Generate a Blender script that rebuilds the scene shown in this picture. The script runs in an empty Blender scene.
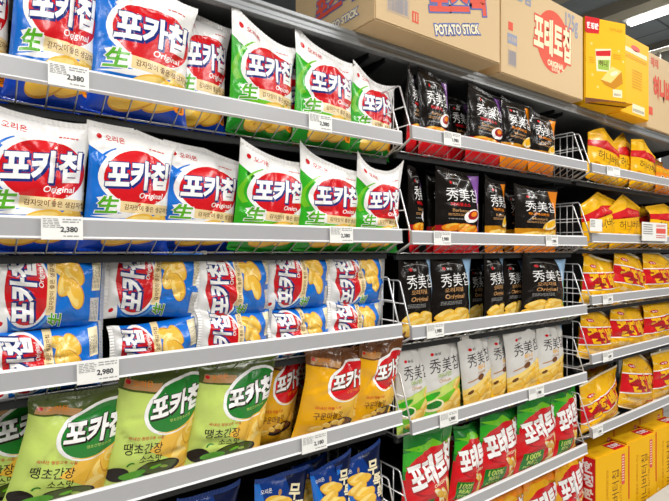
import bpy, bmesh, math, random
import numpy as np
R = math.radians
C = bpy.context.scene.collection
H0 = 1.42          # camera height
F, D = 495.0, 0.91
TH = math.atan2(679.5, F)

def at(x, Y, ypx=None):
    """pixel column -> distance along the shelf at depth Y behind the rail line"""
    d = D + Y; r = (x - 334.5) / F
    t = (r * math.sin(TH) + math.cos(TH)) * d / (math.sin(TH) - r * math.cos(TH))
    return t

# ------------------------------------------------------------------ materials
def lin(h):
    h = h.lstrip('#')
    o = []
    for i in (0, 2, 4):
        c = int(h[i:i+2], 16) / 255
        o.append(c / 12.92 if c <= .04045 else ((c + .055) / 1.055) ** 2.4)
    return (*o, 1)
MATS = {}
def mat(name, hexc, rough=.5, bump=0, bscale=60, spec=.5, metal=0, var=0, coat=0):
    if name in MATS: return MATS[name]
    m = bpy.data.materials.new(name); m.use_nodes = True
    nt = m.node_tree; b = nt.nodes['Principled BSDF']
    b.inputs['Base Color'].default_value = lin(hexc)
    b.inputs['Roughness'].default_value = rough
    b.inputs['Specular IOR Level'].default_value = spec
    b.inputs['Metallic'].default_value = metal
    b.inputs['Coat Weight'].default_value = coat
    b.inputs['Coat Roughness'].default_value = .12
    if bump or var:
        tc = nt.nodes.new('ShaderNodeTexCoord')
        nz = nt.nodes.new('ShaderNodeTexNoise'); nz.inputs['Scale'].default_value = bscale
        nz.inputs['Detail'].default_value = 3
        nt.links.new(tc.outputs['Object'], nz.inputs['Vector'])
        if bump:
            bp = nt.nodes.new('ShaderNodeBump'); bp.inputs['Strength'].default_value = bump
            bp.inputs['Distance'].default_value = .004
            nt.links.new(nz.outputs['Fac'], bp.inputs['Height'])
            nt.links.new(bp.outputs['Normal'], b.inputs['Normal'])
        if var:
            mx = nt.nodes.new('ShaderNodeMix'); mx.data_type = 'RGBA'
            c = lin(hexc)
            mx.inputs[6].default_value = tuple(v * (1 - var) for v in c[:3]) + (1,)
            mx.inputs[7].default_value = tuple(min(1, v * (1 + var)) for v in c[:3]) + (1,)
            nt.links.new(nz.outputs['Fac'], mx.inputs[0])
            nt.links.new(mx.outputs[2], b.inputs['Base Color'])
    MATS[name] = m
    return m
COL = dict(white='#f4f3f1', red='#d0121c', darkred='#a30d18', navy='#1c2f78', blue='#0f6fd0', deepblue='#0a3fb0',
    skyblue='#5fa8e6', green='#2fae1e', deepgreen='#15801c', leaf='#6fc21e', sprout='#58ad20', beige='#f0d7a0', brown='#5a2c14',
    chip='#edbb42', chiplight='#f6d679', chipdark='#cf922c', orange='#f08a14', lime='#c3d96c', limedark='#9cbc48',
    forest='#1f7d2c', black='#16120f', charcoal='#2a2420', gold='#e8a90f', golddeep='#c98608', tan='#b98a58',
    bluenavy='#123a86', midnight='#101a3e', purple='#8a58a8', paleblue='#9cc4e8', silver='#d2d0cc', greytext='#8b8a88',
    honey='#f2b80a', honeydeep='#d99a06', cream='#f3e7c0', kraft='#d2b68b', kraftred='#dc5640', kraftblue='#5c6dae', kraftgrey='#959aae',
    amber='#d98f0e', olive='#4c5a22', printblack='#201510', pink='#e05a50', cocoa='#6e4220', clear='#f1e6c4')
def film(c):
    dark = c in ('black', 'charcoal', 'midnight', 'bluenavy', 'navy')
    return mat('film_' + c, COL[c], rough=.2 if dark else .25, bump=.3, bscale=48, spec=.28 if dark else .5)
def paper(c):
    return mat('card_' + c, COL[c], rough=.62, spec=.25)

# ------------------------------------------------------------------ mesh helpers
def link(o, parent=None):
    C.objects.link(o)
    if parent: o.parent = parent
    return o
def tag(o, label=None, cat=None, group=None, kind=None):
    if label: o['label'] = label
    if cat: o['category'] = cat
    if group: o['group'] = group
    if kind: o['kind'] = kind
    return o
def empty(name, loc, rz=0):
    o = bpy.data.objects.new(name, None); o.empty_display_size = .05
    o.location = loc; o.rotation_euler = (0, 0, rz)
    return link(o)
class MB:
    def __init__(s): s.v = []; s.f = []; s.m = []
    def add(s, vs, fs, mi=0):
        k = len(s.v); s.v += [tuple(v) for v in vs]
        s.f += [tuple(i + k for i in f) for f in fs]; s.m += [mi] * len(fs)
    def box(s, x0, x1, y0, y1, z0, z1, mi=0):
        s.add([(x, y, z) for x in (x0, x1) for y in (y0, y1) for z in (z0, z1)],
              [(0,1,3,2),(4,6,7,5),(0,4,5,1),(2,3,7,6),(0,2,6,4),(1,5,7,3)], mi)
    def prism_x(s, prof, x0, x1, mi=0):          # closed (y,z) profile swept along x
        n = len(prof)
        s.add([(x0, y, z) for y, z in prof] + [(x1, y, z) for y, z in prof],
              [(i, (i+1) % n, n + (i+1) % n, n + i) for i in range(n)] + [tuple(range(n-1, -1, -1)), tuple(range(n, 2*n))], mi)
    def prism_y(s, prof, y0, y1, mi=0):          # (x,z)
        n = len(prof)
        s.add([(x, y0, z) for x, z in prof] + [(x, y1, z) for x, z in prof],
              [(i, n+i, n + (i+1) % n, (i+1) % n) for i in range(n)] + [tuple(range(n)), tuple(range(2*n-1, n-1, -1))], mi)
    def wire(s, pts, r=.0014, n=6, mi=0):
        pts = [np.array(p, float) for p in pts]
        rings = []
        for i, p in enumerate(pts):
            a = pts[max(i-1, 0)]; b = pts[min(i+1, len(pts)-1)]
            t = (b - a) / np.linalg.norm(b - a)
            ref = np.array((0, 0, 1.)) if abs(t[2]) < .8 else np.array((1., 0, 0))
            e = np.cross(t, ref); e /= np.linalg.norm(e); g = np.cross(t, e)
            rings.append([p + r * (math.cos(q) * e + math.sin(q) * g) for q in [2*math.pi*k/n for k in range(n)]])
        vs = [q for rg in rings for q in rg]; fs = []
        for i in range(len(pts)-1):
            for k in range(n):
                fs.append((i*n+k, i*n+(k+1) % n, (i+1)*n+(k+1) % n, (i+1)*n+k))
        fs += [tuple(range(n-1, -1, -1)), tuple(range((len(pts)-1)*n, len(pts)*n))]
        s.add(vs, fs, mi)
    def build(s, name, mats, parent=None, smooth=False, bevel=0):
        me = bpy.data.meshes.new(name)
        me.from_pydata(s.v, [], s.f)
        for m in (mats if isinstance(mats, (list, tuple)) else [mats]): me.materials.append(m)
        me.polygons.foreach_set('material_index', s.m)
        if smooth: me.polygons.foreach_set('use_smooth', [True]*len(s.f))
        bm = bmesh.new(); bm.from_mesh(me); bmesh.ops.recalc_face_normals(bm, faces=bm.faces); bm.to_mesh(me); bm.free()
        o = bpy.data.objects.new(name, me)
        if bevel:
            b = o.modifiers.new('Bevel', 'BEVEL'); b.width = bevel; b.segments = 2; b.limit_method = 'ANGLE'
        return link(o, parent)

# ------------------------------------------------------------------ flat print designs (millimetres, y up from the bottom edge)
TXT = {}
def text_mesh(s, offset, shear):
    k = (s, offset, shear)
    if k in TXT: return TXT[k]
    c = bpy.data.curves.new('t', 'FONT'); c.body = s; c.offset = offset; c.shear = shear; c.resolution_u = 3
    c.align_x = 'CENTER'
    o = bpy.data.objects.new('t', c); C.objects.link(o)
    dg = bpy.context.evaluated_depsgraph_get()
    me = bpy.data.meshes.new_from_object(o.evaluated_get(dg))
    n = len(me.vertices); a = np.empty(n*3); me.vertices.foreach_get('co', a); a = a.reshape(-1, 3)[:, :2]
    fs = [tuple(p.vertices) for p in me.polygons]
    bpy.data.objects.remove(o); bpy.data.curves.remove(c); bpy.data.meshes.remove(me)
    TXT[k] = (a, fs)
    return TXT[k]
class Design:
    def __init__(s, W, H, base, nx=22, ny=32):
        s.W, s.H, s.nx, s.ny = W, H, nx, ny; s.cols = [base]; s.sh = []
    def ci(s, c):
        if c not in s.cols: s.cols.append(c)
        return s.cols.index(c)
    def raw(s, v, f, c, l): s.sh.append((np.asarray(v, float), f, s.ci(c), l)); return s
    def poly(s, pts, c, l=1): return s.raw(pts, [tuple(range(len(pts)))], c, l)
    def rect(s, x0, x1, y0, y1, c, l=1): return s.poly([(x0,y0),(x1,y0),(x1,y1),(x0,y1)], c, l)
    def ell(s, cx, cy, rx, ry, rot, c, l=1, n=36):
        a = R(rot)
        return s.poly([(cx + rx*math.cos(t)*math.cos(a) - ry*math.sin(t)*math.sin(a),
                        cy + rx*math.cos(t)*math.sin(a) + ry*math.sin(t)*math.cos(a)) for t in [2*math.pi*k/n for k in range(n)]], c, l)
    def arc(s, cx, cy, rx, ry, a0, a1, w0, w1, c, l=1, rot=0, n=18):   # tapered band along an ellipse
        out, inn = [], []
        q = R(rot)
        for k in range(n+1):
            t = R(a0 + (a1-a0)*k/n); w = (w0 + (w1-w0)*k/n) / 2
            for lst, sg in ((out, 1), (inn, -1)):
                x = (rx + sg*w)*math.cos(t); y = (ry + sg*w)*math.sin(t)
                lst.append((cx + x*math.cos(q) - y*math.sin(q), cy + x*math.sin(q) + y*math.cos(q)))
        v = out + inn; m = n+1
        return s.raw(v, [(i, i+1, m+i+1, m+i) for i in range(n)], c, l)
    def text(s, t, cx, cy, width, c, l=3, rot=0, shear=0, off=.0, ol=None, ofs=.05, asp=1.0, sh=None):
        a0, f0 = text_mesh(t, off, shear)
        ctr = (a0.min(0) + a0.max(0)) / 2; k = width / (a0[:, 0].max() - a0[:, 0].min())
        q = R(rot); M = np.array([[math.cos(q), math.sin(q)], [-math.sin(q), math.cos(q)]])
        put = lambda a: ((a - ctr) * np.array([k, k*asp])) @ M + np.array([cx, cy])
        if ol:
            a1, f1 = text_mesh(t, off + ofs, shear)
            s.raw(put(a1), f1, ol, l - 1)
            if sh: s.raw(put(a1) + np.array(sh), f1, ol, l - 1.5)
        return s.raw(put(a0), f0, c, l)
    def blob(s, cx, cy, rx, ry, rot, c, l, seed, n=30):
        rs = random.Random(seed); a = R(rot); k1, k2 = rs.uniform(0, 6.28), rs.uniform(0, 6.28)
        pts = []
        for i in range(n):
            t = 2*math.pi*i/n; q = 1 + .09*math.sin(2*t + k1) + .06*math.sin(3*t + k2)
            x, y = rx*q*math.cos(t), ry*q*math.sin(t)
            pts.append((cx + x*math.cos(a) - y*math.sin(a), cy + x*math.sin(a) + y*math.cos(a)))
        return s.poly(pts, c, l)
    def chips(s, lst, l=2, dark='chipdark', mid='chip', light='chiplight'):
        for i, (cx, cy, rx, ry, rot) in enumerate(lst):
            L = l + i*.4; sd = int(cx*13 + cy*7); a = R(rot)
            ox, oy = -math.sin(a)*ry, math.cos(a)*ry
            s.blob(cx - ox*.06, cy - oy*.08, rx, ry, rot, dark, L, sd)
            s.blob(cx + ox*.02, cy + oy*.02, rx*.97, ry*.93, rot, mid, L+.1, sd)
            s.blob(cx + ox*.3 - rx*.1, cy + oy*.3, rx*.7, ry*.5, rot + 6, light, L+.2, sd+1, 22)
            s.blob(cx + ox*.12 + rx*.1, cy + oy*.1, rx*.5, ry*.26, rot + 10, mid, L+.3, sd+2, 20)
        return s
    def small_lines(s, x0, x1, y0, y1, n, c, l=2):
        rnd = random.Random(n)
        for i in range(n):
            y = y0 + (y1-y0)*(i+.5)/n; x = x0
            while x < x1 - 2:
                w = rnd.uniform(3, 9); s.rect(x, min(x+w, x1), y, y + (y1-y0)/n*.45, c, l); x += w + 1.5
        return s
    def cut(s, cells=True):
        """one triangle soup, cut along the bag's own grid lines so that it can follow the film"""
        bm = bmesh.new(); lay = bm.verts.layers.float.new('l')
        for v, fs, ci, l in s.sh:
            bv = []
            for p in v:
                q = bm.verts.new((p[0], p[1], 0)); q[lay] = l; bv.append(q)
            for f in fs:
                try: fc = bm.faces.new([bv[i] for i in f]); fc.material_index = ci
                except ValueError: pass
        bmesh.ops.triangulate(bm, faces=[f for f in bm.faces if len(f.verts) > 4], ngon_method='EAR_CLIP')
        xs = np.linspace(-s.W/2, s.W/2, s.nx+1); ys = np.linspace(0, s.H, s.ny+1)
        def bis(co, no, clear):
            bmesh.ops.bisect_plane(bm, geom=bm.verts[:] + bm.edges[:] + bm.faces[:], dist=1e-5, plane_co=co, plane_no=no, clear_outer=clear)
        for i, x in enumerate(xs):
            if i == 0: bis((x,0,0), (-1,0,0), True)
            elif i == s.nx: bis((x,0,0), (1,0,0), True)
            elif cells: bis((x,0,0), (1,0,0), False)
        for i, y in enumerate(ys):
            if i == 0: bis((0,y,0), (0,-1,0), True)
            elif i == s.ny: bis((0,y,0), (0,1,0), True)
            elif cells: bis((0,y,0), (0,1,0), False)
        if cells:
            cw = s.W/s.nx; ch = s.H/s.ny; no = np.array((ch, -cw, 0)) / math.hypot(ch, cw)
            for k in range(-s.ny+1, s.nx): bis((-s.W/2 + k*cw, 0, 0), tuple(no), False)
        bm.verts.index_update()
        s.dv = np.array([v.co[:2] for v in bm.verts]).reshape(-1, 2); s.dl = np.array([v[lay] for v in bm.verts])
        s.df = []; s.dm = []
        for f in bm.faces:
            idx = [v.index for v in f.verts]
            if f.normal.z < 0: idx.reverse()
            s.df.append(idx); s.dm.append(f.material_index)
        bm.free()
        return s

# ------------------------------------------------------------------ the crisp packet
def noisewave(rs, n):
    return [(rs.uniform(3, 11), rs.uniform(0, 6.28), rs.uniform(.4, 1)) for _ in range(n)]
class Shape:
    def __init__(s, W, H, T, seed, ear=.0, peak=0, pinch=.10, bend=.0, wave=.004, tilt=0, crease=1, upright=.25, roundtop=0):
        rs = random.Random(seed); s.__dict__.update(W=W, H=H, T=T, ear=ear, peak=peak, pinch=pinch, bend=bend, wave=wave, tilt=tilt, crease=crease, up=upright)
        s.wt = noisewave(rs, 4); s.wb = noisewave(rs, 4); s.ph = rs.uniform(0, 6.28); s.ph2 = rs.uniform(0, 6.28)
        s.d = [(rs.uniform(-.8, .8), rs.uniform(-.9, .9), rs.uniform(0, 3.14), rs.uniform(.5, 1.2), rs.uniform(.05, .1), rs.uniform(.25, .6)) for _ in range(9)]
        s.pk = rs.uniform(-.25, .1)
    def __call__(s, x, y, side=1):
        u = x / (s.W/2); v = 2*y/s.H - 1
        a = np.clip(np.abs(u), 0, 1); b = np.clip(np.abs(v), 0, 1)
        prof = (1 - a**2.3)**.7 * (1 - b**2.6)**.8
        th = s.T * prof * (1 - s.up*v)
        rt = np.sqrt(np.clip(prof, 0, 1))
        gt = np.exp(-((v - .80)/.20)**2); gb = np.exp(-((v + .80)/.2)**2)
        ct = sum(k*np.sin(w*u + p + side) for w, p, k in s.wt); cb = sum(k*np.sin(w*u + p - side) for w, p, k in s.wb)
        th = th + s.crease * s.T * rt * (.10*gt*ct + .07*gb*cb)
        th = th + s.crease * s.T * rt * .06 * np.exp(-((a - .8)/.18)**2) * np.sin(11*v + s.ph*np.sign(u) + 2*u)
        for u0, v0, an, k, p, q in s.d:
            e = (u - u0)*math.cos(an) + (v - v0)*math.sin(an); g = -(u - u0)*math.sin(an) + (v - v0)*math.cos(an)
            th = th - s.crease * s.T * .13 * k * rt * np.exp(-(e/p)**2 - (g/q)**2)
        sm = np.clip((v - .3)/.7, 0, 1)**2; sb = np.clip((-v - .4)/.6, 0, 1)**2
        w = 1 - s.pinch*(1 - b**3)
        X = u * s.W/2 * w
        Z = y + s.ear * a**3 * sm + s.peak * (.55 - np.abs(u - s.pk)) * sm + s.tilt * u * sm
        mid = s.bend * sm + s.wave * (np.sin(2.6*u + s.ph) * sm * 1.3 + np.sin(2.2*u + s.ph2) * sb)
        return np.stack([X, mid - side*th, Z], -1)
    def normal(s, x, y, side=1):
        e = .6 * s.W / 100
        x0 = np.clip(x - e, -s.W/2*.999, s.W/2*.999); x1 = np.clip(x + e, -s.W/2*.999, s.W/2*.999)
        y0 = np.clip(y - e, s.H*.002, s.H*.998); y1 = np.clip(y + e, s.H*.002, s.H*.998)
        n = np.cross(s(x1, y, side) - s(x0, y, side), s(x, y1, side) - s(x, y0, side))
        if side < 0: n = -n
        return n / (np.linalg.norm(n, axis=-1, keepdims=True) + 1e-12)
def pouch_mesh(dz, S, back):
    nx, ny = dz.nx, dz.ny
    xs = np.linspace(-S.W/2, S.W/2, nx+1); ys = np.linspace(0, S.H, ny+1)
    gx, gy = np.meshgrid(xs, ys); gx = gx.ravel(); gy = gy.ravel()
    V = [S(gx, gy, 1), S(gx, gy, -1)]; N = [S.normal(gx, gy, 1), S.normal(gx, gy, -1)]
    F_, M_ = [], []
    n = (nx+1)*(ny+1); bi = dz.cols.index(back) if back in dz.cols else 0
    for j in range(ny):
        for i in range(nx):
            k = j*(nx+1) + i
            F_ += [(k, k+1, k+nx+2), (k, k+nx+2, k+nx+1)]; M_ += [0, 0]
            F_.append((n+k, n+k+nx+1, n+k+nx+2, n+k+1)); M_.append(bi)
    kx = S.W / dz.W; ky = S.H / dz.H
    dx = dz.dv[:, 0]*kx; dy = dz.dv[:, 1]*ky
    # position inside a cell follows the flat cell faces (two triangles per quad)
    P = S(dx, dy, 1)
    iu = np.clip(((dx + S.W/2)/(S.W/nx)).astype(int), 0, nx-1); iv = np.clip((dy/(S.H/ny)).astype(int), 0, ny-1)
    fu = (dx + S.W/2)/(S.W/nx) - iu; fv = dy/(S.H/ny) - iv
    k = iv*(nx+1) + iu; G = V[0]
    lo = (fu >= fv)[:, None]
    P = np.where(lo, G[k] + fu[:, None]*(G[k+1] - G[k]) + fv[:, None]*(G[k+nx+2] - G[k+1]),
                 G[k] + fv[:, None]*(G[k+nx+1] - G[k]) + fu[:, None]*(G[k+nx+2] - G[k+nx+1]))
    ND = S.normal(dx, dy, 1)
    V.append(P + ND * (.00025 + .00013*dz.dl)[:, None]); N.append(ND)
    F_ += [tuple(i + 2*n for i in f) for f in dz.df]; M_ += dz.dm
    V = np.concatenate(V); N = np.concatenate(N)
    me = bpy.data.meshes.new('pouch'); me.from_pydata(V.tolist(), [], F_)
    for c in dz.cols: me.materials.append(film(c))
    me.polygons.foreach_set('material_index', M_)
    me.polygons.foreach_set('use_smooth', [True]*len(F_))
    me.normals_split_custom_set_from_vertices(N.tolist())
    return me
def seal_mesh(S, top, c, depth=.010):
    mb = MB(); n = 44
    xs = np.linspace(-S.W/2, S.W/2, n+1)
    y = np.full(n+1, S.H if top else 0.)
    E = S(xs, y, 1); sg = 1 if top else -1
    for side in (-1, 1):
        rows = []
        for j in range(4):
            P = E.copy(); P[:, 2] += sg*depth*j/3; P[:, 1] += side*.0004 + .0005*np.where(np.arange(n+1) % 2, 1, -1)
            if not top: P[:, 1] += -.006*(j/3)**2; P[:, 2] += depth*.45*j/3
            rows.append(P)
        vs = np.concatenate(rows)
        mb.add(vs.tolist(), [(j*(n+1)+i, j*(n+1)+i+1, (j+1)*(n+1)+i+1, (j+1)*(n+1)+i) for j in range(3) for i in range(n)])
    me = bpy.data.meshes.new('seal'); me.from_pydata(mb.v, [], mb.f); me.materials.append(film(c))
    return me

KINDS = {}
def kind(key, dz, mm, T, desc, variants, topc, botc, back):
    """mm: real width, height of the packet; variants: list of Shape keyword dicts"""
    dz.cut(); out = []
    for i, kw in enumerate(variants):
        kw = dict(kw); t = kw.pop('T', T)
        S = Shape(mm[0]/1000, mm[1]/1000, t, hash_key(key) + i, **kw)
        out.append((pouch_mesh(dz, S, back), seal_mesh(S, True, topc), seal_mesh(S, False, botc)))
    KINDS[key] = dict(m=out, mm=mm, desc=desc, n=0)
def hash_key(k): return sum(ord(c)*(i+3) for i, c in enumerate(k))
def bag(key, x, y, z, w, h, roll=0, yaw=0, lean=0, var=None, label='', group='', thick=1.0, name='chip_bag'):
    K = KINDS[key]; v = K['n'] % len(K['m']) if var is None else var; K['n'] += 1
    r = empty(name, (x, y, z)); r.rotation_euler = (R(-lean), R(roll), R(yaw))
    r.scale = (w*1000/K['mm'][0], thick, h*1000/K['mm'][1])
    tag(r, label, 'chip bag' if name == 'chip_bag' else 'snack bag', group)
    for nm, me in zip(('pouch', 'top_seal', 'bottom_seal'), K['m'][v]):
        link(bpy.data.objects.new(nm, me), r)
    return r

# ------------------------------------------------------------------ designs
def potato(kind_):
    W, H = 160, 240
    main, deep, ear = {'orig': ('blue', 'deepblue', 'skyblue'), 'onion': ('green', 'deepgreen', 'leaf')}[kind_]
    d = Design(W, H, 'white')
    d.poly([(-80, 0), (80, 0), (80, 100), (40, 92), (-20, 96), (-52, 118), (-66, 150), (-72, 190), (-80, 205)], main, 1)
    d.poly([(-80, 0), (80, 0), (80, 34), (20, 26), (-40, 40), (-80, 34)], deep, 1.2)
    d.arc(2, 150, 77, 64, 112, 200, 2, 11, ear if kind_ == 'onion' else main, 1.6, rot=8)
    d.poly([(-66, 104), (-50, 80), (0, 76), (80, 84), (80, 118), (30, 118), (-30, 116)], 'white', 1.4)
    d.ell(6, 151, 72, 61, 8, 'white', 1.6)
    d.ell(10, 151, 67, 56, 8, 'red', 2)
    d.rect(-26, 80, 80, 102, 'beige', 2.2)
    d.text('감자맛이 좋은 생감자칩', 30, 91, 98, 'brown', 2.6, off=.012, asp=1.2)
    d.text('포카칩', 8, 158, 130, 'white', 4, rot=6, shear=.2, off=.04, ol='navy', ofs=.03, asp=1.32, sh=(2.5, -3))
    d.text('Original' if kind_ == 'orig' else 'Onion', 34, 117, 52 if kind_ == 'orig' else 40, 'white', 3, rot=4, shear=.25, off=.014)
    d.small_lines(44, 62, 105, 109, 1, 'white', 2.4)
    d.text('生', -48, 92, 40, 'sprout', 4, rot=6, shear=.25, off=.03, ol='white', ofs=.04)
    d.poly([(-72, 66), (-20, 78), (30, 78), (80, 72), (80, 66), (20, 72), (-30, 66)], 'white' if kind_ == 'orig' else 'leaf', 1.7)
    d.chips([(52, 58, 30, 22, 60), (12, 58, 42, 20, 12), (34, 46, 40, 22, 30), (-14, 36, 40, 22, 16)], 2)
    d.blob(64, 38, 11, 14, 0, 'orange', 4, 3); d.text('생', 64, 38, 13, 'brown', 4.4, off=.02)
    d.ell(-62, 224, 4.5, 4.5, 0, 'red', 2); d.text('오리온', -34, 222, 34, 'red', 2, rot=-4, off=.015)
    d.small_lines(30, 62, 214, 219, 1, 'red', 2)
    return d
def potato_small():
    W, H = 130, 190
    d = Design(W, H, 'blue', 20, 28)
    d.poly([(-65, 190), (65, 190), (65, 174), (20, 168), (-30, 172), (-65, 164)], 'white', 1)
    d.ell(2, 141, 63, 40, 4, 'white', 1.2)
    d.arc(-2, 138, 64, 44, 150, 280, 2, 6, 'skyblue', 1.5)
    d.ell(2, 141, 58, 36, 4, 'red', 2)
    d.text('포카칩', 2, 147, 112, 'white', 4, rot=3, shear=.15, off=.04, ol='navy', ofs=.03, asp=1.12, sh=(2, -2.5))
    d.text('Original', 26, 118, 38, 'white', 3, rot=4, shear=.25, off=.014)
    d.rect(-40, 65, 92, 108, 'beige', 2.2); d.text('감자맛이 좋은 생감자칩', 12, 100, 86, 'brown', 2.6, off=.012)
    d.text('生', -48, 92, 26, 'sprout', 4, shear=.2, off=.03, ol='white', ofs=.04)
    d.chips([(36, 78, 20, 13, 60), (14, 76, 26, 14, -12), (30, 60, 26, 15, 30), (-4, 58, 26, 15, 20)], 2)
    d.rect(0, 56, 4, 24, 'cream', 2.5); d.small_lines(4, 40, 6, 23, 5, 'greytext', 2.8); d.rect(-52, -12, 6, 26, 'silver', 2.5); d.small_lines(-49, -16, 8, 25, 5, 'greytext', 2.8)
    d.ell(-50, 178, 4, 4, 0, 'red', 2)
    return d
def potato_sauce(kind_):
    W, H = 155, 235
    g = kind_ == 'pepper'
    d = Design(W, H, 'lime' if g else 'gold')
    d.poly([(-78, 240), (78, 240), (78, 196), (30, 206), (-10, 196), (-78, 202)], 'olive' if g else 'cocoa', 1)
    d.poly([(-70, 205), (-10, 200), (-4, 214), (-66, 222)], 'tan', 1.3)
    d.ell(-62, 216, 4, 4, 0, 'red', 2); d.text('오리온', -38, 215, 32, 'orange', 2, off=.01)
    d.poly([(-14, 90), (20, 128), (66, 150), (78, 200), (78, 0), (30, 0), (24, 40), (46, 64)], 'chip', 1.1)
    ey = 172 if g else 166
    d.ell(28, ey, 64, 49, 28, 'white', 1.6); d.ell(30, ey, 59, 44, 28, 'forest' if g else 'red', 2)
    d.arc(28, ey, 60, 45, 215, 330, 1, 6, 'chip', 2.4, rot=28)
    d.text('포카칩', 28, ey+4, 106, 'white', 4, rot=10, shear=.16, off=.04, ol='brown' if not g else 'printblack', ofs=.025, asp=1.2, sh=(2, -2.5))
    d.text('땡초간장소스맛' if g else '구운마늘맛', 38, ey-24, 42, 'lime' if g else 'orange', 3, rot=10)
    d.text('국내산 청양고추 사용' if g else '국내산 마늘 사용', -22, 116 if g else 100, 62, 'red', 2, rot=0, off=.006)
    if g:
        d.text('땡초간장', -24, 96, 66, 'printblack', 2.5, rot=2, off=.005, asp=1.2); d.text('소스맛', -8, 76, 40, 'printblack', 2.5, rot=2, off=.003, asp=1.1)
        d.chips([(56, 92, 26, 36, -20), (52, 66, 28, 24, 20), (64, 116, 15, 24, -12)], 2)
    else:
        d.text('구운마늘맛', -18, 80, 70, 'brown', 2.5, rot=3, off=.005, asp=1.25)
        d.chips([(62, 76, 20, 34, -20), (62, 108, 14, 24, -12)], 2)
    q = 26
    d.ell(10, 28+q, 42, 17, 6, 'charcoal', 3); d.ell(10, 31+q, 36, 12, 6, 'cocoa' if not g else 'olive', 3.2)
    if g:
        d.ell(4, 33+q, 10, 3, 20, 'leaf', 3.5); d.ell(20, 31+q, 8, 3, -10, 'limedark', 3.5)
        d.ell(-34, 20+q, 22, 8, 14, 'sprout', 3.8); d.ell(-28, 12+q, 22, 8, -6, 'forest', 3.7); d.arc(-40, 34+q, 8, 10, 60, 160, 2, 3, 'forest', 3.9)
        d.ell(-58, 20+q, 18, 15, 0, 'charcoal', 3.3)
    else:
        d.chips([(0, 36+q, 12, 8, 0), (18, 34+q, 13, 8, 20), (-20, 30+q, 11, 7, -10), (-40, 20+q, 16, 9, 10)], 3.4)
    return d
def navy_bag():
    d = Design(125, 230, 'bluenavy', 18, 30)
    d.poly([(-63, 0), (-20, 0), (-30, 120), (-52, 236), (-63, 236)], 'blue', 1)
    d.poly([(10, 236), (63, 236), (63, 60), (40, 110)], 'midnight', 1)
    d.chips([(-12, 188, 32, 14, -10), (-22, 170, 30, 12, 8), (-8, 152, 30, 16, -6), (-6, 130, 32, 18, 12), (-2, 106, 34, 18, -8), (2, 80, 36, 20, 10), (4, 52, 36, 20, 0)], 2)
    d.text('무', 30, 196, 30, 'cream', 5.5, rot=-14, off=.035); d.text('뚝', 38, 162, 30, 'cream', 5.5, rot=-14, off=.035)
    d.text('뚝', 44, 128, 30, 'cream', 5.5, rot=-14, off=.035); d.text('감자칩', 38, 98, 40, 'cream', 5.5, rot=-14, off=.03)
    d.text('오리온', -38, 214, 26, 'white', 2, off=.01); d.ell(-8, 206, 6, 4, 60, 'tan', 2)
    return d
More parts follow.
